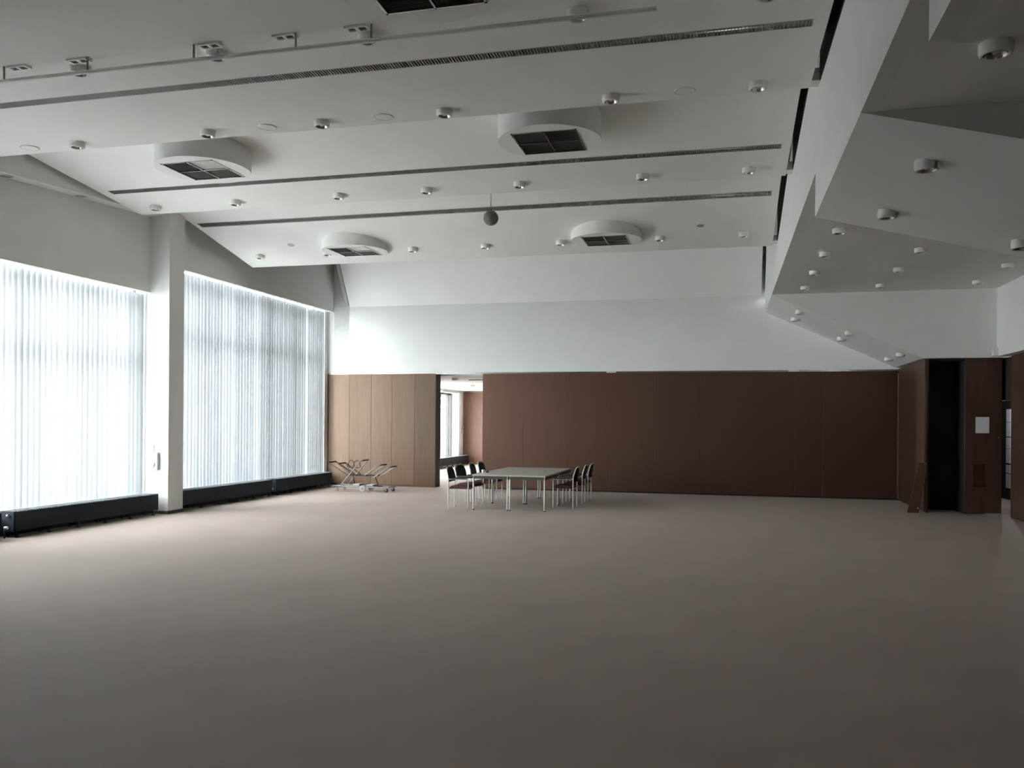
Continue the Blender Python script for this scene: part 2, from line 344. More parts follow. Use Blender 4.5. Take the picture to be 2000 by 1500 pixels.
for i, y in enumerate((14.21, 15.93, 17.69)):
    downlight(2.91, y, 4.52, f'white downlight, {["nearest","middle","farthest"][i]} in the centre row on the flat side soffit', 'downlights under the side ceiling')
for i, y in enumerate((15.88, 17.62)):
    downlight(4.60, y, 4.52, f'white downlight, {["nearer","farther"][i]} of two by the right wall on the flat side soffit', 'downlights under the side ceiling')
downlight(1.527, 5.515, 4.045, 'large looking white downlight in the top right corner on the dark side soffit', 'downlights under the side ceiling')
for x, y, l in ((1.54, 7.34, 'nearer of two white downlights beside the bulkhead on the tilted near soffit'), (1.53, 8.96, 'farther of two white downlights beside the bulkhead on the tilted near soffit'), (2.77, 9.15, 'white downlight cut by the right picture edge on the tilted near soffit')):
    downlight(x, y, 4.045 - SL1 * (x - XB), l, 'downlights under the side ceiling')
for x, a in ((1.54, 'upper'), (2.555, 'middle'), (3.565, 'lower')):
    for y, b in ((19.3, 'front'), (20.6, 'rear')):
        downlight(x, y, 4.52 - SL2 * (x - XB), f'{b} small white downlight of the {a} pair on the sloped soffit above the dark partition', 'downlights under the side ceiling')

# flat ceiling discs and small sensors
def disc(x, y, z, rad, slope, name, label, m, group):
    t = thing(name, label, 'speaker' if rad > .08 else 'sensor', (x, y, z), group=group); t.rotation_euler.x = math.atan(slope)
    MB().lathe([(rad, 0.01), (rad, -0.008), (rad * .93, -0.013), (rad * .9, -0.010)], n=28, caps=False).build('rim', 'lamp_white', t, local=True)
    MB().lathe([(rad * .92, -0.008), (rad * .5, -0.010), (0.003, -0.011)], n=28, caps=False).build('cover', m, t, local=True)
for i, x in enumerate((-8.89, -5.42, -3.90, -0.45)):
    disc(x, 9.21, panz(1, 9.21), 0.115, .04, 'ceiling_speaker', f'flat pale disc, {ORD[i]} from the windows, flush in the nearest ceiling panel', 'ceil', 'flat discs in the near ceiling panel')
disc(-8.73, 15.79, panz(3, 15.79), 0.07, -.211, 'smoke_detector', 'small grey detector on the rearmost ceiling panel near the windows', 'grille2', 'ceiling detectors')
disc(-0.47, 15.81, panz(3, 15.81), 0.07, -.211, 'smoke_detector', 'small grey detector on the rearmost ceiling panel near the bulkhead', 'grille2', 'ceiling detectors')
for y, l in ((10.41, 'nearer'), (11.92, 'farther')):
    disc(-10.47, y, strip_z(y), 0.10, .06, 'recessed_lamp', f'{l} pale recessed disc in the soffit strip above the left window', 'grille2', 'lamps in the soffit strip')

# ------------------------------------------------------------------ ventilation drums
def vent(k, cx, cy, zb, label, plain=False, half=0.42, R=0.67):
    t = thing('ventilation_drum', label, 'vent', (cx, cy, zb), group='round ventilation drums in the ceiling')
    n = 48; mb = MB(); vs = []; fs = []
    for j in range(n):
        a = 2 * math.pi * j / n; x = cx + R * math.cos(a); y = cy + R * math.sin(a)
        vs += [(x, y, max(panz(k, y) + 0.05, zb + 0.01)), (x, y, zb)]
    fs = [(2 * j, 2 * j + 1, 2 * ((j + 1) % n) + 1, 2 * ((j + 1) % n)) for j in range(n)]
    mb.add(vs, fs, True)
    # bottom ring around a square opening
    ring = [(cx + R * math.cos(2 * math.pi * j / n), cy + R * math.sin(2 * math.pi * j / n), zb) for j in range(n)]
    sq = []
    for j in range(n):
        a = 2 * math.pi * j / n; c_, s_ = math.cos(a), math.sin(a); q = half / max(abs(c_), abs(s_)); sq.append((cx + q * c_, cy + q * s_, zb))
    mb.add(ring + sq, [(j, (j + 1) % n, n + (j + 1) % n, n + j) for j in range(n)])
    mb.build('drum', 'ceil', t)
    fr = MB()
    for (x0, x1, y0, y1) in ((-half, half, -half, -half + .02), (-half, half, half - .02, half), (-half, -half + .02, -half, half), (half - .02, half, -half, half), (-.008, .008, -half, half), (-half, half, -.008, .008)):
        fr.box(cx + x0, cx + x1, cy + y0, cy + y1, zb - 0.008, zb + 0.03)
    fr.build('grille_frame', 'steel', t)
    q = half - 0.02
    for ix, iy in ((0, 0), (1, 0), (0, 1), (1, 1)):
        x0 = cx + (-q if ix == 0 else .01); y0 = cy + (-q if iy == 0 else .01); ln = q - .01
        light = (ix == 1)
        g = MB(); m = 14
        g.box(x0, x0 + ln, y0, y0 + ln, zb + 0.035, zb + 0.045)
        for i in range(m):
            a = (i + .5) / m * ln
            if (ix + iy) % 2 == 0: g.obox((x0 + a, y0 + ln / 2, zb + .015), (1, 0, .9), (0, 1, 0), (-.9, 0, 1), .012, ln / 2, .0015)
            else: g.obox((x0 + ln / 2, y0 + a, zb + .015), (0, 1, .9), (1, 0, 0), (0, -.9, 1), .012, ln / 2, .0015)
        mm = 'grille'
        if not plain: mm = {(0, 0): 'grille', (0, 1): 'grille', (1, 0): 'ceil', (1, 1): 'grille2'}[(ix, iy)]
        g.build('grille_section', mm, t)
    return t
vent(2, -7.43, 10.87, 5.44, 'deep white ceiling drum with chequered grille above the left window')
vent(2, -2.24, 10.75, 5.43, 'deep white ceiling drum with louvred grille near the bulkhead', plain=True)
vent(3, -7.39, 16.0, 5.26, 'shallow white ceiling drum with chequered grille on the rear panel, window side')
vent(3, -2.23, 16.05, 5.26, 'shallow white ceiling drum with grey grille on the rear panel, bulkhead side', plain=True)
vent(1, -2.24, 5.90, 5.06, 'ceiling grille cut off by the top picture edge', plain=True)

# ------------------------------------------------------------------ hanging rail with ceiling brackets
RY, RZ = 6.84, 5.115
t = thing('lighting_rail', 'thin white tube hanging under the nearest ceiling panel', 'rail', (-4, RY, RZ))
MB().tube([(-9.6, RY, RZ), (-0.56, RY, RZ)], 0.019, 12).build('rail_tube', 'lamp_white', t)
for xs_, xp in ((-6.917, -6.77), (-5.945, -6.07), (-4.786, -4.64), (-3.747, -3.87), (-3.02, -3.167)):
    h_ = MB().tube([(xs_, RY, RZ), (xs_, RY, panz(1, RY))], 0.010, 8).build('hanger_rod', 'grille2', t)
    p = MB(); zc = panz(1, RY + .03)
    for (x0, x1, y0, y1) in ((-.11, .11, -.045, -.03), (-.11, .11, .03, .045), (-.11, -.085, -.03, .03), (.085, .11, -.03, .03), (-.015, .015, -.03, .03)):
        p.box(xp + x0, xp + x1, RY + .03 + y0, RY + .03 + y1, zc - .022, zc + .004)
    p.build('ceiling_plate', 'lamp_white', t)
    MB().box(xp - .085, xp + .085, RY, RY + .06, zc - .008, zc + .004).build('plate_socket', 'grille', t)

# hanging round speaker
t = thing('hanging_speaker', 'small round grey speaker ball hanging from wires below the ceiling', 'speaker', (-3.77, 13.4, 5.145))
MB().lathe([(0.002, -.118), (.05, -.107), (.09, -.077), (.112, -.036), (.118, 0), (.112, .036), (.09, .077), (.05, .107), (.002, .118)], (-3.77, 13.4, 5.145), 24, (0.15, -1, -0.3), caps=False).build('mesh_ball', 'mesh', t)
MB().lathe([(.119, -.012), (.124, -.008), (.124, .008), (.119, .012)], (-3.77, 13.4, 5.145), 28, (0.15, -1, -0.3), caps=False).build('rim', 'grille2', t)
MB().tube([(-3.775, 13.4, 5.26), (-3.79, 13.4, 6.0)], .003, 5).tube([(-3.765, 13.4, 5.26), (-3.77, 13.4, 6.0)], .003, 5).build('wire', 'grille', t)

# ------------------------------------------------------------------ windows, blinds
def window(n, y0, y1, zt, mull, ztr, label, zhead):
    t = thing(f'window_{n}', label, 'window', (-11.0, (y0 + y1) / 2, 0.3), kind='structure')
    f = MB().box(-11.06, -10.94, y0, y1, 0.3, 0.38).box(-11.06, -10.94, y0, y1, zt - .08, zt).box(-11.06, -10.94, y0, y0 + .08, .38, zt).box(-11.06, -10.94, y1 - .08, y1, .38, zt)
    f.build('window_frame', 'frame', t)
    for m in mull: MB().box(-11.06, -10.94, m - .045, m + .045, .38, zt - .08).build('mullion', 'frame', t)
    MB().box(-11.05, -10.95, y0 + .08, y1 - .08, ztr - .06, ztr + .06).build('transom', 'frame', t)
    if zhead: MB().box(-11.05, -10.95, y0 + .08, y1 - .08, zhead - .10, zhead + .06).build('head_rail', 'frame', t)
    ys = [y0 + .08] + list(mull) + [y1 - .08]
    for a, b in zip(ys[:-1], ys[1:]):
        for (za, zb) in ((.38, ztr - .06), (ztr + .06, zt - .08)):
            MB().box(-11.005, -10.995, a, b, za, zb).build('pane', 'glass', t)
    return t
window(1, 7.7, 13.88, 4.62, [8.34, 9.65, 10.96, 12.27, 13.58], 2.92, 'tall left window glowing behind white vertical blinds', 4.08)
window(4, 5.4, 7.25, 4.62, [6.3], 2.92, 'unseen tall window added left of the viewer to light the near hall', 4.08)  # added out of view, its width set for light on near ceiling and floor
window(2, 14.33, 21.5, 5.25, [14.57, 15.88, 17.19, 18.5, 19.81, 21.12], 3.52, 'tall window beyond the pillar behind white vertical blinds coloured darker for shade', 4.66)
def blind(y0, y1, zt, zb, label, gap=None, tilt=-50, fabric='slat'):
    t = thing('vertical_blind', label, 'blind', (-10.8, (y0 + y1) / 2, zb), group='white vertical blinds')
    MB().box(-10.84, -10.77, y0, y1, zt + .06, zt + .1).build('headrail', 'plastic', t)
    pitch = .118; n = int((y1 - y0) / pitch); h_ = zt - zb
    me = []
    for v in range(3):
        mb = MB(); seg = 4; wd = .127
        pts = []
        for i in range(seg + 1):
            q = (i / seg - .5) * wd; pts.append((.006 * math.cos(q / wd * math.pi), q))
        mb.add([(x, y, z) for z in (0, h_) for x, y in pts], [(i, i + 1, i + seg + 2, i + seg + 1) for i in range(seg)], True)
        m = mb.mesh('slat', fabric); me.append(m)
    for i in range(n):
        y = y0 + pitch * (i + .5)
        o = bpy.data.objects.new('slat', me[i % 3]); COL.objects.link(o); o.parent = t
        ang = math.radians(random.gauss(tilt, 2.5))
        if gap and abs(y - gap) < pitch / 2: ang = math.radians(-66)
        o.location = Vector((-10.80 + random.uniform(-.006, .006), y, zb)) - t.location; o.rotation_euler.z = ang
    MB().tube([(-10.8, y0 + .03, zb + .02), (-10.8, y1 - .03, zb + .02)], .003, 5).build('bead_chain', 'plastic', t)
blind(7.75, 14.0, 4.165, 0.36, 'white vertical blind glowing across the left window before the pillar')
blind(5.45, 7.2, 4.165, 0.36, 'white vertical blind on the unseen added window left of the viewer')
blind(14.36, 18.05, 4.785, 0.36, 'pale vertical blind over the half of the far window next to the pillar', fabric='slat_half_shade')
blind(18.06, 21.42, 4.785, 0.36, 'vertical blind coloured darker for shade, one thin bright slit, beside the wooden partition', gap=20.4, tilt=-29, fabric='slat_shade')

# ------------------------------------------------------------------ radiators
def radiator(y0, y1, label, valve=True, x0=-10.3, xb=-10.56, zt=.40, zb=.10):
    t = thing('radiator', label, 'radiator', (x0 - .12, (y0 + y1) / 2, 0), group='long black radiators below the windows')
    MB().box(x0 - .012, x0, y0 + .03, y1 - .03, zb, zt - .015).build('front_panel', 'rad', t, bevel=.004)
    MB().box(xb, xb + .012, y0 + .03, y1 - .03, zb, zt - .015).build('rear_panel', 'rad', t)
    MB().box(xb + .06, x0 - .06, y0 + .05, y1 - .05, zb + .03, zt - .08).build('heating_core', 'black', t)
    f = MB(); n = int((y1 - y0) / .045)
    for i in range(n + 1):
        y = y0 + .04 + (y1 - y0 - .08) * i / n; f.box(xb + .012, x0 - .002, y - .008, y + .008, zt - .03, zt)
    o = f.build('top_fins', 'rad_top', t); o['kind'] = 'stuff'
    for y in (y0, y1 - .03): MB().box(xb, x0, y, y + .03, zb - .01, zt - .005).build('end_cap', 'rad', t, bevel=.005)
    m = max(2, round((y1 - y0) / .68))
    for i in range(m + 1):
        y = y0 + .1 + (y1 - y0 - .2) * i / m
        MB().box(x0 - .05, x0 - .03, y - .012, y + .012, .012, zb + .02).box(x0 - .06, x0 - .02, y - .025, y + .025, 0, .012).box(xb + .03, xb + .05, y - .012, y + .012, 0, zb + .02).box(xb + .03, x0 - .03, y - .01, y + .01, zb, zb + .02).build('foot', 'black', t)
    if valve:
        v = MB().tube([(x0 - .1, y0, zb + .06), (x0 - .1, y0 - .07, zb + .06), (x0 - .1, y0 - .07, 0)], .012, 8).build('valve_pipe', 'black', t)
        MB().lathe([(.02, 0), (.024, .02), (.024, .05), (.018, .06)], (x0 - .1, y0 - .07, zb + .06), 12, (1, 0, 0)).build('valve_knob', 'plastic', v)
        MB().lathe([(.022, 0), (.022, .03), (.01, .035)], (x0 - .1, y0 - .0, zt - .07), 10, (0, -1, 0)).build('plug', 'steel', t)
radiator(7.76, 10.20, 'black radiator cut off by the left picture edge')
radiator(10.42, 13.74, 'long black radiator below the left window ending at the pillar')
radiator(14.37, 17.85, 'long black radiator starting behind the pillar below the far window')
radiator(18.02, 20.95, 'black radiator under the far window near the metal trolley')

# wall box with dial on the pillar
def wallbox(c, label, ny=-1, nx=0):
    t = thing('wall_box', label, 'wall box', c)
    x, y, z = c
    if ny:
        MB().box(x - .11, x + .09, y - .06, y, z - .17, z + .17).build('case', 'case', t, bevel=.015)
        MB().lathe([(.055, 0), (.055, .012), (.04, .016)], (x - .02, y - .06, z - .06), 20, (0, -1, 0)).build('dial', 'lamp_white', t)
        MB().box(x - .06, x + .03, y - .066, y - .058, z + .04, z + .1).build('label_plate', 'paper', t)
        MB().tube([(x - .01, y - .03, z + .16), (x - .01, y - .03, z + .30)], .008, 8).tube([(x - .05, y - .03, z + .30), (x + .03, y - .03, z + .30)], .008, 8).build('handle', 'grille2', t)
    else:
        MB().box(x, x + .06, y - .1, y + .1, z - .17, z + .17).build('case', 'case', t, bevel=.015)
        MB().lathe([(.055, 0), (.055, .012), (.04, .016)], (x + .06, y, z - .06), 20, (1, 0, 0)).build('dial', 'lamp_white', t)
wallbox((-10.48, 13.88, .995), 'white wall box with round dial fixed to the bright side of the pillar')
wallbox((-10.62, 33.45, 1.45), 'small white wall box seen through the gap in the partition', ny=0)

# ------------------------------------------------------------------ partitions
t = thing('wooden_partition', 'light brown veneered partition wall left of the opening', 'partition', (-9.2, YB, 0))
xs = [-10.80, -10.12, -9.47, -8.86, -8.20, -7.60]
for a, b in zip(xs[:-1], xs[1:]): MB().box(a + .003, b - .003, YB, YB + .05, .05, 3.075).build('plank', 'oak', t, bevel=.002)
MB().box(-10.80, -7.605, YB + .05, 22.04, 0.0, 3.09).build('core', 'dark', t)
MB().box(-10.80, -7.60, YB + .004, YB + .05, 0.0, .05).build('skirting', 'mahog', t)
t = thing('wooden_partition', 'long dark mahogany partition wall right of the opening', 'partition', (-1.2, YB, 0))
xs = [-6.28, -5.16, -4.03, -2.89, -1.74, -.60, .52, 1.64, 2.28, 3.99]
for i, (a, b) in enumerate(zip(xs[:-1], xs[1:])): MB().box(a + .003, b - .003, YB + (.01 if i < 7 else 0), YB + .06, .04, 3.06).build('panel', 'mahog', t, bevel=.002)
MB().box(-6.28, 3.99, YB + .06, 21.75, 0, 3.09).build('core', 'dark', t)
MB().box(-6.27, 3.99, YB + .02, YB + .06, 0, .04).build('skirting', 'dark', t)
MB().box(3.945, 3.965, YB - .012, YB, .03, 3.0).build('edge_strip', 'steel', t)
for x in (-2.85, 1.60): MB().box(x - .12, x + .12, YB - .015, YB + .02, 3.065, 3.095).build('track_bracket', 'plastic', t)
S(MB().box(-10.80, 3.99, YB + .02, YB + .06, 3.06, 3.10), 'trim_2', 'steel', 'thin metal track along the top of the wooden partitions', 'track')

# ------------------------------------------------------------------ built-in cupboards at the right
t = thing('folding_door_niche', 'dark wooden cupboard niche projecting at the right end of the partition', 'cupboard', (4.6, 18.75, 0))
MB().box(3.97, 4.02, 18.80, YB - .02, 0, 3.12).build('side_panel', 'mahog', t)
MB().box(3.93, 3.97, 18.74, 19.55, 0.04, 3.13).build('door_leaf', 'mahog2', t, bevel=.004)
MB().box(4.02, 4.68, 19.5, 19.55, 0, 3.12).build('niche_back', 'dark', t)
MB().box(4.02, 5.38, 18.80, YB - .02, 3.10, 3.13).build('top_board', 'dark', t)
MB().box(4.68, 5.35, 18.745, 18.80, 0.03, 3.135).build('front_board', 'mahog2', t, bevel=.004)
MB().box(4.82, 5.05, 18.738, 18.746, .55, 1.02).build('hatch', 'mahog', t, bevel=.002)
MB().lathe([(.012, 0), (.018, .02), (.01, .03)], (5.29, 18.745, 1.55), 10, (0, -1, 0)).build('lock', 'steel', t)
MB().box(4.68, 4.72, 18.80, 19.5, 0, 3.10).build('niche_side', 'dark', t)
t = thing('leaning_board', 'narrow brown board leaning at the foot of the dark cupboard niche', 'board', (3.72, 18.7, 0))
MB().prism([(3.60, .0), (3.82, .0), (3.98, 1.02), (3.82, 1.02)], 1, 18.66, 18.70).build('board', 'mahog2', t, bevel=.004)
MB().lathe([(.02, 0), (.02, .015), (.012, .02)], (3.8, 18.66, .1), 10, (0, -1, 0)).build('catch', 'steel', t)
t = thing('notice_paper', 'white paper notice pinned on the brown board at the right', 'paper', (4.995, 18.742, 1.79))
MB().box(4.872, 5.12, 18.741, 18.744, 1.632, 1.955).build('sheet', 'paper', t)
MB().lathe([(.006, 0), (.006, .004), (.003, .006)], (4.995, 18.741, 1.93), 8, (0, -1, 0)).build('pin', 'steel', t)
S(MB().box(5.40, 5.42, -4, 18.36, 0.0, 3.15), 'wall_right_panelling', 'mahog2', 'reddish wooden wall panelling at the right picture edge', 'wall')
# notices beyond the gap in the right wall
t = thing('notice_strip', 'strip of white notices seen in the dark gap at the right', 'notices', (6.61, 22.6, 1.3))
for za, zb in ((.28, .62), (.64, .84), (.88, 1.22), (1.23, 1.50), (1.52, 1.86), (1.87, 2.18)):
    MB().box(6.605, 6.615, 22.50, 22.82, za, zb).build('notice', 'paper', t)
t = thing('added_corridor_lamp', 'unseen globe lamp added in the corridor to light the notices', 'light', (6.1, 21.4, 2.5))  # lamp added out of view so the notices beyond the gap are lit
MB().lathe([(.05, .1), (.05, .03), (.03, .02)], (6.1, 21.4, 2.5), 16).build('lamp_base', 'lamp_white', t)
MB().lathe([(.03, .02), (.07, -.02), (.08, -.06), (.06, -.11), (.003, -.135)], (6.1, 21.4, 2.5), 20, caps=False).build('globe', 'bulb', t)
cl = bpy.data.lights.new('added_corridor_light', 'POINT'); cl.energy = 45; cl.shadow_soft_size = .05; co = bpy.data.objects.new('added_corridor_light', cl); COL.objects.link(co); co.location = (6.1, 21.4, 2.28)  # point light of the added lamp, aimed at brightening the notices
t = thing('wall_sensor', 'small white sensor box above the brown board at the right', 'sensor', (5.2, 18.62, 3.24))
MB().box(5.13, 5.225, 18.54, 18.65, 3.17, 3.31).build('case', 'plastic', t, bevel=.006)
MB().box(5.225, 5.235, 18.55, 18.65, 3.17, 3.31).build('dark_side', 'black', t)  # black plate over one side of the box

# ------------------------------------------------------------------ tables and chairs
def make_table():
    t = thing('conference_table', 'p', 'table'); hx, hy = .378, .733
    MB().box(-hx, hx, -hy, hy, .69, .72).build('tabletop', 'tabletop', t, bevel=.004, local=True)
    for (x0, x1, y0, y1) in ((-hx + .01, hx - .01, -hy + .01, -hy + .03), (-hx + .01, hx - .01, hy - .03, hy - .01), (-hx + .01, -hx + .03, -hy + .03, hy - .03), (hx - .03, hx - .01, -hy + .03, hy - .03)):
        MB().box(x0, x1, y0, y1, .632, .69).build('apron', 'apron', t, local=True)
    for sx in (-1, 1):
        for sy in (-1, 1):
            l = MB().tube([(sx * (hx - .022), sy * (hy - .025), .005), (sx * (hx - .022), sy * (hy - .025), .69)], .016, 12).build('leg', 'leg', t, local=True)
            MB().lathe([(.018, 0), (.018, .012), (.0165, .02)], (sx * (hx - .022), sy * (hy - .025), 0), 12).build('foot_cap', 'darkrubber', l, local=True)
    return t
T0 = make_table()
for i, (x, y, lb) in enumerate(((-4.598, 17.16, 'grey table with chrome legs, front one on the window side of the group'), (-3.836, 17.16, 'grey table with chrome legs, front one on the right of the group'),
                                (-4.598, 18.63, 'grey table with chrome legs, rear one on the window side of the group'), (-3.836, 18.63, 'grey table with chrome legs, rear one on the right of the group'))):
    o = T0 if i == 0 else copy_tree(T0); o.location = (x, y, 0); o['label'] = lb; o['group'] = 'four tables pushed together'
# chair faces +X; origin under seat centre
def make_chair():
    t = thing('armchair', 'p', 'chair'); R_ = .011; w_ = .235
    for sy in (-1, 1):
        y = sy * w_
        MB().tube([(.21, y, 0), (.21, y, .57), (.20, y, .595), (.17, y, .605), (-.20, y, .605)], R_, 10).build('front_leg', 'leg', t, local=True)
        pts = [(-.21, y, 0), (-.21, y, .60), (-.22, y, .68), (-.245, y * .98, .76), (-.262, y * .86, .82), (-.268, y * .62, .845)]
        MB().tube(pts, R_, 10).build('rear_leg', 'leg', t, local=True)
        MB().box(-.16, .19, y - .022, y + .022, .607, .628).build('armrest', 'black', t, bevel=.006, local=True)
    MB().tube([(-.268, -w_ * .62, .845), (-.272, 0, .852), (-.268, w_ * .62, .845)], R_, 10).build('top_tube', 'leg', t, local=True)
    MB().tube([(.21, -w_, .40), (.21, w_, .40)], .010, 8).tube([(-.21, -w_, .40), (-.21, w_, .40)], .010, 8).build('seat_rail', 'leg', t, local=True)
    s = MB(); n = 8; rows = []
    for i in range(n + 1):
        q = i / n; x = .225 - .42 * q; e = .02 * math.sin(math.pi * q) ; rows.append((x, .462 + e - .02 * (q > .9) - .015 * (q < .05)))
    s.prism([(x, z) for x, z in rows] + [(-.195, .405), (.225, .405)], 1, -.222, .222); s.build('seat', 'seat', t, bevel=.014, local=True)
    # curved backrest with rounded upper corners
    b = MB(); nu, nv = 10, 8; g = []
    for side in (0, 1):
        for j in range(nv + 1):
            v = j / nv; z = .545 + .29 * v; wd = .222 * (1 if v < .45 else math.sqrt(max(0.05, 1 - ((v - .45) / .58) ** 2.4)))
            for i in range(nu + 1):
                u = i / nu * 2 - 1; y = u * wd
                x = -.20 - .045 * max(0, (v - .3)) / .7 - .028 * (1 - u * u) + (-.028 if side else .012); g.append((x, y, z))
    N = (nu + 1) * (nv + 1); fs = []
    for j in range(nv):
        for i in range(nu):
            a = j * (nu + 1) + i; q = (a, a + 1, a + nu + 2, a + nu + 1); fs += [q, tuple(k + N for k in reversed(q))]
    for i in range(nu):
        for j0 in (0, nv):
            a = j0 * (nu + 1) + i; fs.append((a, a + 1, a + 1 + N, a + N))
    for j in range(nv):
        for i0 in (0, nu):
            a = j * (nu + 1) + i0; fs.append((a, a + nu + 1, a + nu + 1 + N, a + N))
    b.add(g, fs, True); b.build('backrest', 'back', t, local=True)
    return t
C0 = make_chair()
chairs = [(-5.31, 16.76, 2, 'maroon and black armchair nearest the viewer on the window side of the tables'), (-5.36, 17.52, -9, 'maroon and black armchair, second from the viewer on the window side of the tables'),
          (-5.30, 18.30, 3, 'maroon and black armchair, third from the viewer on the window side of the tables'), (-5.30, 19.0, 0, 'maroon and black armchair farthest from the viewer on the window side of the tables'),
          (-3.27, 17.56, 180, 'dark armchair nearest the viewer on the right side of the tables'), (-3.24, 18.48, 182, 'dark armchair in the middle on the right side of the tables'), (-3.21, 19.14, 180, 'dark armchair farthest from the viewer on the right side of the tables')]
for i, (x, y, a, lb) in enumerate(chairs):
    o = C0 if i == 0 else copy_tree(C0); o.location = (x, y, 0); o.rotation_euler.z = math.radians(a); o['label'] = lb; o['group'] = 'armchairs around the tables'
t = thing('cup', 'small white cup standing on the table edge near the chairs', 'cup', (-4.90, 16.95, .72))
MB().lathe([(.022, 0), (.030, .01), (.034, .07), (.031, .07), (.027, .012), (.002, .01)], (-4.90, 16.95, .72), 20, caps=False).build('cup_body', 'lamp_white', t)
MB().tube([(-4.866, 16.95, .775), (-4.845, 16.95, .77), (-4.842, 16.95, .75), (-4.868, 16.95, .738)], .005, 6).build('handle', 'lamp_white', t)
t = thing('ashtray', 'small dark dish beside the white cup on the table', 'dish', (-4.86, 17.12, .72))
MB().lathe([(.030, 0), (.042, .03), (.038, .03), (.028, .008), (.002, .006)], (-4.86, 17.12, .72), 20, caps=False).build('dish_body', 'black', t)
MB().lathe([(.042, .028), (.044, .032), (.038, .034)], (-4.86, 17.12, .72), 20, caps=False).build('rim', 'steel', t)

# ------------------------------------------------------------------ trolley
t = thing('metal_trolley', 'tubular metal stacking trolley with wheels by the light brown partition', 'trolley', (-8.95, 19.9, 0))
YF, YK = 19.68, 20.12
b = MB()
for y in (YF, YK): b.tube([(-9.62, y, .135), (-8.12, y, .115)], .016, 8)
for x in (-9.55, -9.0, -8.5, -8.15): b.tube([(x, YF, .125), (x, YK, .125)], .014, 8)
b.tube([(-9.55, YF, .16), (-9.3, (YF + YK) / 2, .22), (-9.0, YK, .16)], .01, 6)
b.build('base_frame', 'trolley', t)
for x, z in ((-9.05, .2), (-8.68, .19)): MB().box(x - .09, x + .09, 19.75, 20.05, .14, z - .01).build('foot_plate', 'rubber', t, bevel=.01)
for y in (YF - .035, YK + .035):
    wl = MB().lathe([(.03, -.02), (.072, -.02), (.084, -.012), (.084, .012), (.072, .02), (.03, .02)], (-8.82, y, .084), 24, (0, 1, 0)).build('wheel', 'rubber', t)
    MB().lathe([(.034, -.024), (.034, .024)], (-8.82, y, .084), 16, (0, 1, 0)).build('hub', 'trolley', wl)
for x in (-9.52, -8.18):
    for y in (YF, YK):
        c = MB().lathe([(.02, -.014), (.042, -.014), (.047, -.008), (.047, .008), (.042, .014), (.02, .014)], (x - .02, y, .047), 18, (0, 1, 0)).build('caster', 'darkrubber' if x > -9 else 'rubber', t)
        MB().box(x - .032, x - .008, y - .022, y - .016, .04, .12).box(x - .032, x - .008, y + .016, y + .022, .04, .12).box(x - .032, x - .008, y - .022, y + .022, .105, .12).build('fork', 'trolley', c)
def loop(x0, z0, x1, z1, m='trolley', grip=True):
    dx, dz = x1 - x0, z1 - z0
    pts = [(x0, YF, z0), (x1 - dx * .06, YF, z1 - dz * .06), (x1 + .03, YF + .03, z1), (x1 + .03, YK - .03, z1), (x1 - dx * .06, YK, z1 - dz * .06), (x0, YK, z0)]
    l = MB().tube(pts, .0135, 8).build('support_loop', m, t)
    if grip: MB().tube([(x1 + .03, YF + .04, z1), (x1 + .03, YK - .04, z1)], .018, 8).build('grip', 'grip', l)
loop(-9.45, .135, -8.89, .79, grip=True)
loop(-8.78, .42, -8.40, .68, 'trolley'); loop(-8.55, .36, -8.12, .64, 'trolley')
loop(-9.26, .42, -9.80, .73, 'grip'); loop(-9.1, .42, -9.53, .70, 'grip')
for x in (-9.2, -9.04):
    MB().tube([(x - .12, YF + .1, .62), (x - .06, YF + .1, .75), (x, YF + .1, .79), (x + .06, YF + .1, .75), (x + .10, YF + .1, .62), (x + .02, YF + .1, .6), (x - .05, YF + .1, .6)], .012, 8, closed=True).build('hoop', 'grip', t)
MB().tube([(-9.3, (YF + YK) / 2, .40), (-8.5, (YF + YK) / 2, .40)], .016, 8).tube([(-9.2, (YF + YK) / 2, .40), (-9.15, (YF + YK) / 2, .14)], .014, 8).tube([(-8.6, (YF + YK) / 2, .40), (-8.5, (YF + YK) / 2, .13)], .014, 8).build('centre_post', 'black', t)
for x in (-9.27, -9.1, -8.78, -8.56): MB().tube([(x, YF, .41), (x, YK, .41)], .01, 6).build('cross_bar', 'black', t)

# ------------------------------------------------------------------ the room beyond the opening
S(MB().box(-11.1, -10.62, 22.05, 25.5, 0, 3.3).box(-11.1, -10.62, 25.5, 33.1, 0, .28).box(-11.1, -10.62, 25.5, 33.1, 2.93, 3.3).box(-11.1, -10.62, 33.1, 33.9, 0, 3.3).box(-2.6, -2.4, 22.05, 33.9, 0, 3.3).box(-11.1, -2.4, 33.74, 33.9, 0, 3.3), 'wall_annexe', 'white', 'white walls of the smaller room beyond the opening', 'wall')
S(MB().box(-11.1, -2.4, 22.05, 33.9, 3.04, 3.35), 'ceiling_annexe', 'ceil', 'low white ceiling of the room beyond the opening', 'ceiling')
t = thing('wall_annexe_panelling', 'reddish wooden end wall of the room beyond the opening', 'wall', (-6.6, 33.72, 0), kind='structure')
for i in range(8): MB().box(-10.62 + i * .98, -10.62 + (i + 1) * .98 - .006, 33.68, 33.74, 0.0, 3.0).build('panel', 'annexe_wood', t)
window_y = [25.5, 26.8, 28.1, 29.4, 30.7, 31.7, 32.72, 33.1]
t = thing('window_3', 'clear window of the room beyond the opening with trees outside', 'window', (-11, 31.8, .3), kind='structure')
MB().box(-11.05, -10.95, 25.5, 33.1, .28, .36).box(-11.05, -10.95, 25.5, 33.1, 2.85, 2.93).build('window_frame', 'frame_dark', t)
for y in window_y: MB().box(-11.05, -10.93, y - .045, y + .045, .36, 2.85).build('mullion', 'frame_dark', t)
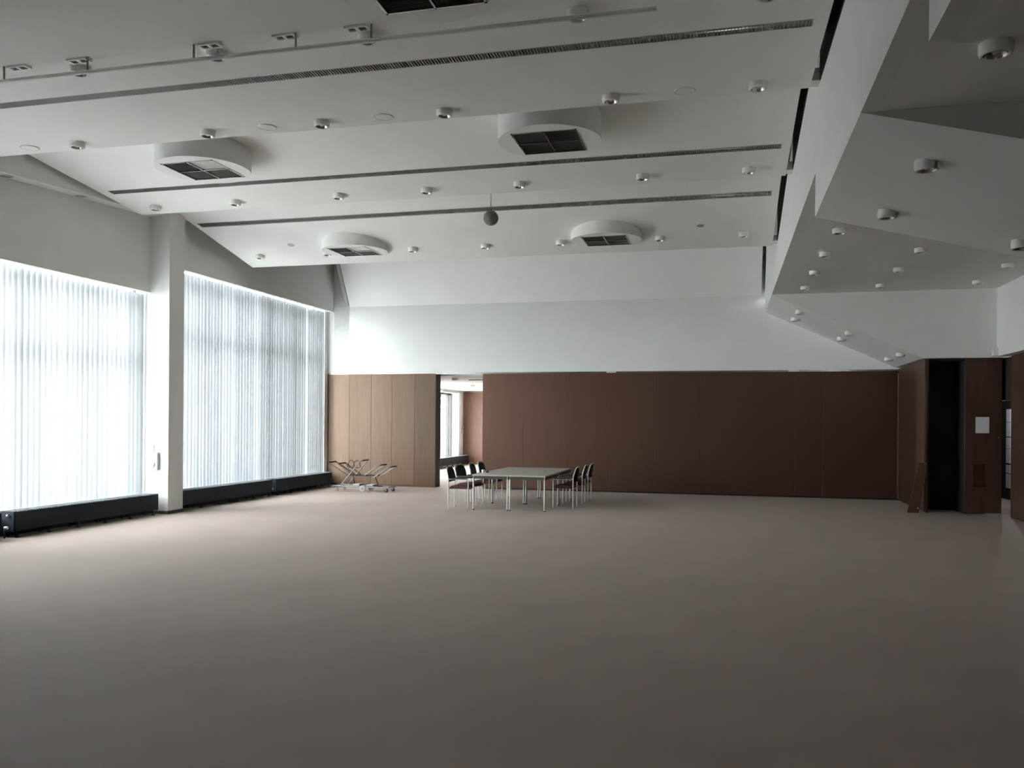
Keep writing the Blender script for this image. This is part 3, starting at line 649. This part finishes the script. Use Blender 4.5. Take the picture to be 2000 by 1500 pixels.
for a, b in zip(window_y[:-1], window_y[1:]): MB().box(-11.005, -10.995, a, b, .36, 2.85).build('pane', 'glass', t)
t = thing('curtain', 'white curtain drawn aside at the window beyond the opening', 'curtain', (-10.6, 33.1, .4))
cpts = []
for i in range(25): cpts.append((-10.58 + .03 * math.sin(i * 1.3), 32.95 + .3 * i / 24))
MB().add([(x + e, y, z) for e in (0, .006) for z in (.42, 2.96) for x, y in cpts], [(i, i + 1, 25 + i + 1, 25 + i) for i in range(24)] + [(50 + i, 75 + i, 75 + i + 1, 50 + i + 1) for i in range(24)], True).build('cloth', 'curtain', t)
MB().tube([(-10.57, 31, 2.97), (-10.57, 33.3, 2.97)], .01, 8).build('curtain_rail', 'steel', t)
radiator(28.0, 33.5, 'black radiator below the window beyond the opening', valve=False)
for x, y, l in ((-7.6, 23.3, 'near'), (-6.55, 22.9, 'partly hidden'), (-8.4, 27.6, 'far')):
    downlight(x, y, 3.04, f'{l} small white downlight on the low ceiling beyond the opening', 'downlights beyond the opening')
t = thing('light_track', 'thin dark track on the low ceiling beyond the opening', 'track', (-6.9, 24.2, 3.04))
MB().box(-7.45, -6.3, 24.18, 24.22, 3.02, 3.05).build('track_bar', 'grille', t)
MB().box(-6.8, -6.7, 24.17, 24.23, 2.97, 3.02).build('track_spot', 'black', t)

# ------------------------------------------------------------------ outdoors
S(MB().box(-90, -11.2, -40, 110, -.5, -.25), 'ground', 'ground', 'pale paving outside the windows', 'ground')
def tree(x, y, hgt, rad, label, n=900):
    t = thing('tree', label, 'tree', (x, y, -.25), group='trees outside')
    MB().lathe([(.16, 0), (.12, hgt * .4), (.07, hgt * .75), (.03, hgt)], (x, y, -.25), 10, caps=False).build('trunk', 'bark', t)
    lf = MB()
    for i in range(n):
        th, ph, q = random.uniform(0, 6.283), math.acos(random.uniform(-1, 1)), rad * random.uniform(.35, 1) 
        c = Vector((x + q * math.sin(ph) * math.cos(th), y + q * math.sin(ph) * math.sin(th), hgt * .72 + q * .9 * math.cos(ph)))
        a = Vector((random.gauss(0, 1), random.gauss(0, 1), random.gauss(0, 1))).normalized(); b2 = a.orthogonal().normalized(); e = random.uniform(.10, .2)
        lf.add([c - a * e, c + b2 * e * .45, c + a * e, c - b2 * e * .45], [(0, 1, 2, 3)])
    o = lf.build('foliage', 'leaf', t); o['kind'] = 'stuff'
tree(-15.5, 43.5, 5.0, 1.6, 'leafy green tree outside the window beyond the opening')
